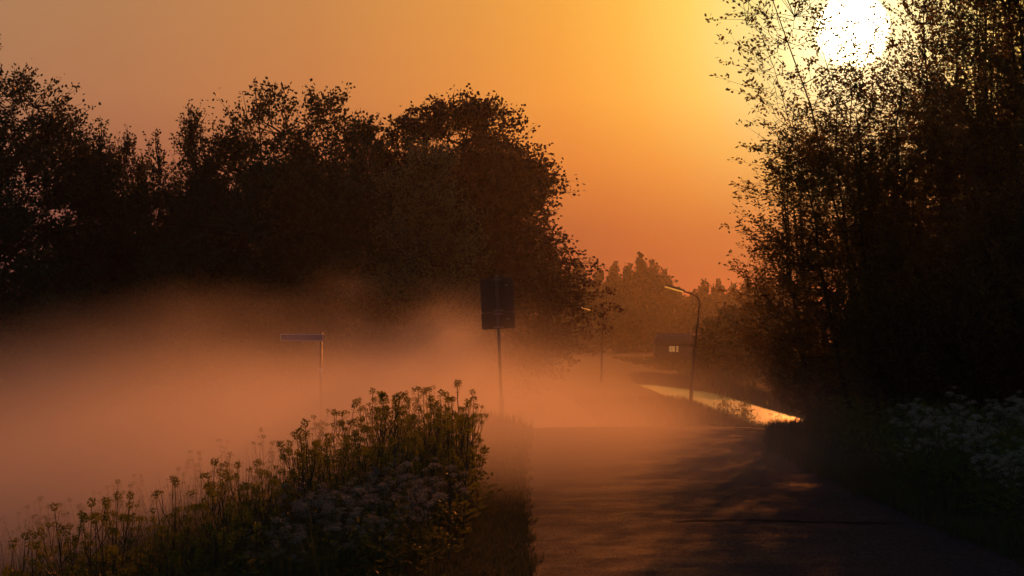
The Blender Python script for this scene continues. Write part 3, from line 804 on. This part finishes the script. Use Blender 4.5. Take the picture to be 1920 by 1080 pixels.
def head_parsley(seed):
    r = np.random.default_rng(seed); b = MB()
    nu = 10
    for i in range(nu):
        a = i * 2.4; rr = .048 * math.sqrt((i + .4) / nu); c = np.array([math.cos(a) * rr, math.sin(a) * rr, .048 - rr * rr * 11 + r.uniform(-.004, .004)])
        b.tube([(0, 0, 0), c * .97], [.0012, .0008], 3, cap=False)
        n = 8; p = c + r.normal(size=(n, 3)) * np.array([.0075, .0075, .004]); d = r.normal(size=(n, 3)) * np.array([1, 1, .7])
        b.leaves(p, d, .009, .008, r)
    return b.make('flower_head', M_PARSLEY)


RH = [head_rape(i) for i in range(4)]; PH = [head_parsley(20 + i) for i in range(4)]


def rape_plant(seed, H):
    r = np.random.default_rng(seed); b = MB(); lf = MB(); tips = []
    bend = r.normal(size=2) * .07
    main = np.array([(0, 0, -.06), (bend[0] * .2, bend[1] * .2, H * .35), (bend[0] * .6, bend[1] * .6, H * .7), (bend[0], bend[1], H)])
    b.tube(main, [.007, .006, .004, .002], 5, cap=False); tips.append((main[-1], 1.0))
    nb = r.integers(6, 10)
    for i in range(nb):
        t = r.uniform(.28, .78); s = np.array([np.interp(t * H, main[:, 2], main[:, k]) for k in range(3)])
        a = i * 2.4 + r.uniform(-.4, .4); ln = H * r.uniform(.20, .38)
        e = s + np.array([math.cos(a) * .42, math.sin(a) * .42, .92]) * ln
        m_ = (s + e) / 2 + np.array([math.cos(a), math.sin(a), -.4]) * ln * .12
        b.tube([s, m_, e], [.0035, .0028, .0018], 4, cap=False); tips.append((e, r.uniform(.6, 1.05)))
        if r.uniform() < .6:
            a2 = a + r.uniform(-1, 1); e2 = m_ + np.array([math.cos(a2) * .4, math.sin(a2) * .4, .9]) * ln * .55
            b.tube([m_, e2], [.0025, .0015], 3, cap=False); tips.append((e2, r.uniform(.45, .8)))
    n = 44; t = r.uniform(.03, .62, n); a = r.uniform(0, 6.28, n)
    p = np.stack([np.interp(t * H, main[:, 2], main[:, 0]), np.interp(t * H, main[:, 2], main[:, 1]), t * H], -1) + r.normal(size=(n, 3)) * np.array([.06, .06, .03])
    d = np.stack([np.cos(a), np.sin(a), r.uniform(-.3, .8, n)], -1)
    lf.leaves(p, d, (.125 - .075 * t) * r.uniform(.6, 1.2, n), (.042 - .026 * t), r)
    return b.make('stem', M_STEM), lf.make('leaves', M_RAPE_LEAF), tips, RH


def parsley_plant(seed, H):
    r = np.random.default_rng(seed); b = MB(); lf = MB(); tips = []
    bend = r.normal(size=2) * .06
    main = np.array([(0, 0, -.06), (bend[0] * .3, bend[1] * .3, H * .4), (bend[0], bend[1], H * .95)])
    b.tube(main, [.006, .005, .003], 5, cap=False); tips.append((main[-1], 1.0))
    for i in range(9):
        t = r.uniform(.35, .85); s = np.array([np.interp(t * H, main[:, 2], main[:, k]) for k in range(3)])
        a = i * 2.4 + r.uniform(-.4, .4); ln = H * r.uniform(.25, .42)
        e = s + np.array([math.cos(a) * .55, math.sin(a) * .55, .75]) * ln * (1.3 - t * .6)
        b.tube([s, (s + e) / 2 + np.array([math.cos(a), math.sin(a), 0]) * .02, e], [.003, .0025, .0018], 4, cap=False); tips.append((e, r.uniform(.6, 1.1)))
        if r.uniform() < .7:
            a2 = a + r.uniform(-1.2, 1.2); m_ = (s + e) / 2; e2 = m_ + np.array([math.cos(a2) * .5, math.sin(a2) * .5, .8]) * ln * .6
            b.tube([m_, e2], [.0022, .0014], 3, cap=False); tips.append((e2, r.uniform(.5, .9)))
    # ferny leaves: fans of small leaflets
    for i in range(9):
        t = r.uniform(.03, .5); s = np.array([0, 0, t * H]); a = r.uniform(0, 6.28); ln = r.uniform(.16, .30); dr = np.array([math.cos(a), math.sin(a), r.uniform(.1, .6)])
        n = 16; u = r.uniform(.2, 1, n)[:, None]; sd = np.cross(dr, [0, 0, 1]); w = r.uniform(-1, 1, n)[:, None] * (1.1 - u) * .45
        p = s + dr * ln * u + sd * ln * w; lf.leaves(p, dr + sd * np.sign(w) * .8 + r.normal(size=(n, 3)) * .2, .055, .016, r)
    return b.make('stem', M_STEM), lf.make('leaves', M_RAPE_LEAF), tips, PH


def make_plant(name, spec, loc, rz, s, label, cat, group, r):
    st, lv, tips, heads = spec
    root = link(name, st, None, loc, (r.normal() * .05, r.normal() * .05, rz), s)
    tag(root, label, cat, group)
    tag(link('leaves', lv, root), kind='stuff')
    for i, (p, q) in enumerate(tips):
        link('flower_head', heads[int(r.integers(len(heads)))], root, p, (r.normal() * .15, r.normal() * .15, r.uniform(0, 6.28)), float(q))
    return root


RAPE = [rape_plant(200 + i, h) for i, h in enumerate((1.0, 1.08, .92, 1.0, .85))]
PARS = [parsley_plant(300 + i, h) for i, h in enumerate((.78, .85, .7, .8))]
r = np.random.default_rng(99)


def scatter(n, xr, yr, mind, test=None, seed=1):
    rr = np.random.default_rng(seed); pts = []
    tries = 0
    while len(pts) < n and tries < 20000:
        tries += 1
        x = rr.uniform(*xr); y = rr.uniform(*yr)
        if test and not test(x, y): continue
        if all((x - a) ** 2 + (y - b) ** 2 > mind ** 2 for a, b in pts): pts.append((x, y))
    return pts


def gz_(x, y): return float(height(x, y))


def pu(x, y): return 960 + x / y * F


def where(u, y, s, lo, hi):
    spot = ('at the bottom left corner', 'at the low left end of the bank', 'on the lower left slope of the bank', 'halfway up the slope of the bank', 'left of the street name post',
            'straight below the street name post', 'just right of the street name post', 'in the middle of the bank', 'left of the traffic sign', 'below the traffic sign')[int(np.searchsorted([90, 200, 320, 430, 540, 620, 700, 780, 870], u))]
    row = ('front', 'middle', 'back')[int(min(2, max(0, 3 * (y - lo) / (hi - lo))))]
    return ('tall' if s > 1.0 else 'shorter'), row, spot


# the dense stand on the bank
bank_pts = scatter(120, (-4.4, -.38), (11.6, 18.5), .19, lambda x, y: -60 < pu(x, y) < 885 and not (pu(x, y) > 480 and y < 13.4) and y < np.interp(pu(x, y), [0, 260, 450, 640, 900], [12.6, 13.8, 15.2, 17.6, 18.5]), seed=3)
for i, (x, y) in enumerate(bank_pts):
    u = pu(x, y)
    if u > 770: lab, grp = 'green rapeseed plant with round flower heads in the clump nearest the road', 'rapeseed clump beside the road verge'
    elif u > 420: lab, grp = 'yellowish rapeseed plant in the middle of the flowering bank', 'rapeseed in the middle of the bank'
    else: lab, grp = 'rapeseed plant on the lower bank towards the bottom left, heads against the mist', 'rapeseed on the lower bank'
    s = float(r.uniform(.72, 1.12)) * (1.12 if 560 < u < 740 else 1.0); a_, row, spot = where(u, y, s, 11.6, 18)
    lab = f"{a_} {'yellowish' if 420 < u < 770 else 'green'} rapeseed plant in the {row} row, {spot}"
    make_plant('rapeseed_plant', RAPE[int(r.integers(5))], (x, y, gz_(x, y)), r.uniform(0, 6.28), s, lab, 'flowering plant', grp, r)
for i, (x, y) in enumerate([(-.42, 15.2), (-.36, 15.9), (-.62, 15.5), (-.55, 16.4), (-.34, 16.8), (-.8, 15.9), (-.6, 14.8), (-.9, 16.6), (-.45, 17.5), (-.3, 15.4), (-.75, 16.9), (-.5, 15.0)]):
    make_plant('rapeseed_plant', RAPE[i % 5], (x, y, gz_(x, y)), r.uniform(0, 6.28), float(r.uniform(.72, 1.0)), ('green rapeseed plant leaning over the road verge, ' + ('front of the clump', 'middle of the clump', 'back of the clump')[0 if y < 15.45 else 1 if y < 16.5 else 2]), 'flowering plant', 'rapeseed clump beside the road verge', r)
# ghostly ones behind, in the mist
for i, (x, y) in enumerate(scatter(56, (-8.0, -.9), (18.5, 27), .35, lambda x, y: -40 < pu(x, y) < 900, seed=4)):
    make_plant('rapeseed_plant', RAPE[int(r.integers(5))], (x, y, gz_(x, y)), r.uniform(0, 6.28), float(r.uniform(.85, 1.15)), f"pale rapeseed plant fading into mist, {where(pu(x, y), y, 1, 18.5, 27)[1]} row, {where(pu(x, y), y, 1, 18.5, 27)[2]}", 'flowering plant', 'rapeseed fading into the mist', r)
# cow parsley in front
for i, (x, y) in enumerate(scatter(34, (-2.2, -.30), (11.2, 13.8), .20, lambda x, y: 480 < pu(x, y) < 850, seed=5)):
    make_plant('cow_parsley', PARS[int(r.integers(4))], (x, y, gz_(x, y)), r.uniform(0, 6.28), float(r.uniform(.5, .92)), f"white cow parsley, {where(pu(x, y), y, 1, 11.2, 13.8)[1]} row, {where(pu(x, y), y, 1, 11, 13)[2]}", 'flowering plant', 'cow parsley in front of the bank', r)
# cow parsley on the right verge
for i, (x, y) in enumerate(scatter(34, (3.8, 5.6), (12.2, 18), .26, lambda x, y: 1680 < pu(x, y) < 1960 and x > 3.95, seed=6)):
    make_plant('cow_parsley', PARS[int(r.integers(4))], (x, y, gz_(x, y)), r.uniform(0, 6.28), float(r.uniform(.6, 1.1)), 'dim white cow parsley under the thicket, ' + ('nearest the road edge', 'close to the road edge', 'midway to the bushes', 'deep among the bushes')[int(min(3, (x - 3.95) / .4))] + (', near' if y < 14 else ', farther back' if y < 16 else ', farthest back'), 'flowering plant', 'cow parsley under the thicket', r)
# weeds silhouetted against the water
for i, (x, y) in enumerate(scatter(34, (3.2, 9.3), (48, 76), .5, lambda x, y: 1330 < pu(x, y) < 1475, seed=8)):
    make_plant('weed_plant', RAPE[int(r.integers(5))], (x, y, gz_(x, y)), r.uniform(0, 6.28), float(r.uniform(.7, 1.1)), 'dark weed against golden water, ' + ('by the lamp post', 'halfway between lamp post and thicket', 'beside the thicket edge')[0 if pu(x, y) < 1375 else 1 if pu(x, y) < 1425 else 2] + (', low on the bank' if y > 62 else ', near the crest'), 'plant', 'weeds on the canal bank', r)


# ------------------------------------------------------------------ grass
def grass(name, pts, h, w, kind_label=None, mat=None, lean=.4, seed=0):
    rr = np.random.default_rng(seed); n = len(pts)
    z = height(pts[:, 0], pts[:, 1])
    p = np.stack([pts[:, 0], pts[:, 1], z - .01], -1)
    hh = h * rr.uniform(.5, 1.25, n)[:, None]; a = rr.uniform(0, 6.28, n); b = rr.uniform(0, 6.28, n)
    wv_ = np.stack([np.cos(a), np.sin(a), 0 * a], -1) * w / 2
    ln = np.stack([np.cos(b), np.sin(b), 0 * b], -1) * hh * lean * rr.uniform(0, 1, n)[:, None]
    up = np.array([0, 0, 1.]) * hh
    v = np.stack([p - wv_, p + wv_, p + up * .55 + ln * .35 + wv_ * .7, p + up * .55 + ln * .35 - wv_ * .7, p + up + ln], 1)
    i = np.arange(n)[:, None] * 5
    o = link(name, mesh(name, v.reshape(-1, 3), i + np.array([[0, 1, 2, 3]]), i + np.array([[3, 2, 4]]), [mat or M_GRASS]))
    return tag(o, kind_label, 'grass', kind='stuff')


def rp(n, xr, yr, test=None, seed=0):
    rr = np.random.default_rng(seed); p = np.stack([rr.uniform(*xr, n), rr.uniform(*yr, n)], -1)
    if test is not None: p = p[test(p[:, 0], p[:, 1])]
    return p


def off_road(x, y):
    w = .07 * np.sin(y * 2.7) * np.sin(y * 7.3 + 1) + .05
    return (x < np.interp(y, _ry, _rl) + w) | (x > np.interp(y, _ry, _rr) - w)


wn2 = wob(np.random.default_rng(5), 6, 1.6)
def clump(x, y, t=0.0): return wn2(np.stack([x, y, 0 * x], -1)) > t - .8 * np.random.default_rng(3).uniform(size=len(x))


grass('verge_grass', rp(60000, (-1.1, .35), (10, 34), off_road, 1), .07, .006, 'short mown grass strip between the plants and the road', lean=.7, seed=1)
grass('bank_grass', rp(60000, (-7.5, -.5), (10.5, 26), lambda x, y: clump(x, y, .0) & (x < -1.15), 2), .50, .008, 'tall rough grass among the flowering plants on the bank', lean=.45, seed=2)
grass('thicket_grass', rp(75000, (3.3, 9.5), (9.5, 34), lambda x, y: off_road(x, y) & clump(x, y, -.3), 3), .19, .008, 'rough grass on the right verge below the thicket', lean=.6, seed=3)
grass('canal_grass', rp(30000, (1.5, 9.6), (44, 82), lambda x, y: off_road(x, y) & (x > 3), 4), .34, .018, 'grass on the canal bank beyond the crest of the road', lean=.5, seed=4)
grass('field_grass', rp(16000, (-4, 1), (29, 60), off_road, 6), .22, .016, 'misty grass around the foot of the traffic sign', lean=.4, seed=6)
grass('pasture_grass', rp(26000, (13.2, 40), (75, 230), lambda x, y: clump(x * .3, y * .15, .1), 5), .38, .06, 'rough pasture grass beyond the canal', lean=.5, seed=5)
grass('tall_grass_stalks', rp(2600, (-5, -.4), (11.2, 19), lambda x, y: (x < -.45) & clump(x, y, .1), 21), 1.0, .0045, 'thin tall grass stalks standing among the flowering plants', lean=.35, seed=21)
# leafy undergrowth filling the bank and the right verge


def undergrowth(name, pts, label, hmax, size, seed):
    rr = np.random.default_rng(seed); n = len(pts)
    z = height(pts[:, 0], pts[:, 1]); hh = rr.uniform(0, 1, n) ** 1.5 * hmax
    b = MB(); p = np.stack([pts[:, 0], pts[:, 1], z + hh], -1)
    d = rr.normal(size=(n, 3)); d[:, 2] = np.abs(d[:, 2]) * .5
    b.leaves(p, d, size * rr.uniform(.5, 1.3, n), size * .38, rr)
    tag(link(name, b.make(name, M_RAPE_LEAF)), label, 'undergrowth', kind='stuff')


undergrowth('undergrowth', rp(42000, (-6, -.75), (11, 19), lambda x, y: clump(x, y, -.2) & (x < -.6), 11), 'dense leafy growth between the stems on the flowering bank', .48, .065, 1)
undergrowth('undergrowth', rp(40000, (4.2, 10), (12, 30), lambda x, y: clump(x, y, -.1) & (x > np.interp(y, _ry, _rr) + .7), 12), 'dense nettles and herbs between thicket and right verge', .55, .09, 2)

# ------------------------------------------------------------------ air: even haze over the whole place, and ground mist
def box_obj(name, lo, hi, mat, label):
    b = MB(); lo = np.array(lo, float); hi = np.array(hi, float); b.box((lo + hi) / 2, hi - lo)
    o = link(name, b.make(name, mat)); return tag(o, label, name, kind='stuff')


m, t, o = mat_base('haze_air')
pv = t.nodes.new('ShaderNodeVolumePrincipled'); pv.inputs['Color'].default_value = (.93, .93, .95, 1)
pv.inputs['Density'].default_value = .00019; pv.inputs['Anisotropy'].default_value = .82
t.links.new(pv.outputs[0], o.inputs['Volume'])
box_obj('haze', (-470, -70, -5), (470, 720, 16.5), m, 'thin even morning haze over the whole place')

m, t, o = mat_base('ground_mist_air')
pv = t.nodes.new('ShaderNodeVolumePrincipled'); pv.inputs['Color'].default_value = (.95, .93, .92, 1)
pv.inputs['Anisotropy'].default_value = .5
co = objcoord(t)
sp = t.nodes.new('ShaderNodeSeparateXYZ'); t.links.new(co, sp.inputs[0]); X, Y, Z = sp.outputs
mp = t.nodes.new('ShaderNodeMapping'); mp.inputs['Scale'].default_value = (1, .6, 1.6); t.links.new(co, mp.inputs['Vector'])
nz = noise(t, .15, 4, .6, mp.outputs[0]); nz2 = noise(t, .045, 3, .55, mp.outputs[0])
nn = wmath('SUBTRACT', nz, .5, tree=t)
# top of the mist bank, wavy
ztop = wmath('ADD', wmath('MULTIPLY', wmath('ADD', nn, wmath('SUBTRACT', nz2, .5, tree=t), tree=t), wmap(Y, 18, 50, 1.8, 6.5, tree=t), tree=t), wmap(Y, 18, 50, .5, 1.3, tree=t), tree=t)
dz = wmath('SUBTRACT', wmath('SUBTRACT', ztop, wmath('ADD', wmap(X, 0, 3.5, 0, 1.4, tree=t), wmap(X, -16, -1, 1.1, 0, tree=t), tree=t), tree=t), Z, tree=t)
Hf = wmap(dz, -1.75, 2.9, 0, 1, tree=t)
near = wmap(wmath('ADD', Y, wmath('MULTIPLY', nn, 6, tree=t), tree=t), 14.0, 21, 0, 1, tree=t)
farf = wmap(Y, 60, 88, 1, .0, tree=t)
rightf = wmap(wmath('SUBTRACT', wmath('ADD', X, wmath('MULTIPLY', nn, 5, tree=t), tree=t), wmap(Y, 24, 46, 4.6, -1.0, tree=t), tree=t), -1.8, 1.8, 1, 0.0, tree=t)
farleft = wmath('MULTIPLY', wmap(Y, 26, 50, 0, 1, tree=t), wmap(wmath('ADD', X, wmath('MULTIPLY', nn, 8, tree=t), tree=t), -14, 1, .88, 0, tree=t), tree=t)
leftf = wmath('MULTIPLY', wmap(X, -55, -35, 0, 1, tree=t), wmath('SUBTRACT', 1.0, farleft, tree=t), tree=t)
dens = wmath('MULTIPLY', wmath('MULTIPLY', wmath('MULTIPLY', Hf, near, tree=t), wmath('MULTIPLY', farf, rightf, tree=t), tree=t), leftf, tree=t)
dens = wmath('MULTIPLY', dens, wmath('MULTIPLY', wmap(nz, .3, .7, .3, 1.6, tree=t), wmap(nz2, .35, .65, .55, 1.4, tree=t), tree=t), tree=t)
low_ = wmath('MULTIPLY', wmap(wmath('ADD', wmath('SUBTRACT', Z, wmath('SUBTRACT', wmap(X, -4.5, -2.5, .5, 0, tree=t), wmap(X, -9, -3.8, 1.1, 0, tree=t), tree=t), tree=t), wmath('MULTIPLY', nn, 3.0, tree=t), tree=t), -.7, 1.4, 1, 0, tree=t), wmath('MULTIPLY', wmap(wmath('ADD', Y, wmath('MULTIPLY', nn, 5, tree=t), tree=t), 15.0, 19, 0, 1, tree=t), wmap(Y, 30, 38, 1, 0, tree=t), tree=t), tree=t)
low_ = wmath('MULTIPLY', low_, wmath('MULTIPLY', wmap(X, -14, -8, 0, 1, tree=t), wmap(wmath('ADD', X, wmath('MULTIPLY', nn, 6, tree=t), tree=t), .8, 4.2, 1, .12, tree=t), tree=t), tree=t)
t.links.new(wmath('ADD', wmath('MULTIPLY', dens, .11, tree=t), wmath('MULTIPLY', low_, .15, tree=t), tree=t), pv.inputs['Density'])
t.links.new(pv.outputs[0], o.inputs['Volume'])
try: m.cycles.volume_step_rate = .35
except Exception: pass
try: m.volume_intersection_method = 'FAST'
except Exception: pass
box_obj('ground_mist', (-56, 12.5, -3.2), (13, 88.5, 8.5), m, 'low bank of ground mist drifting over the field and the road')
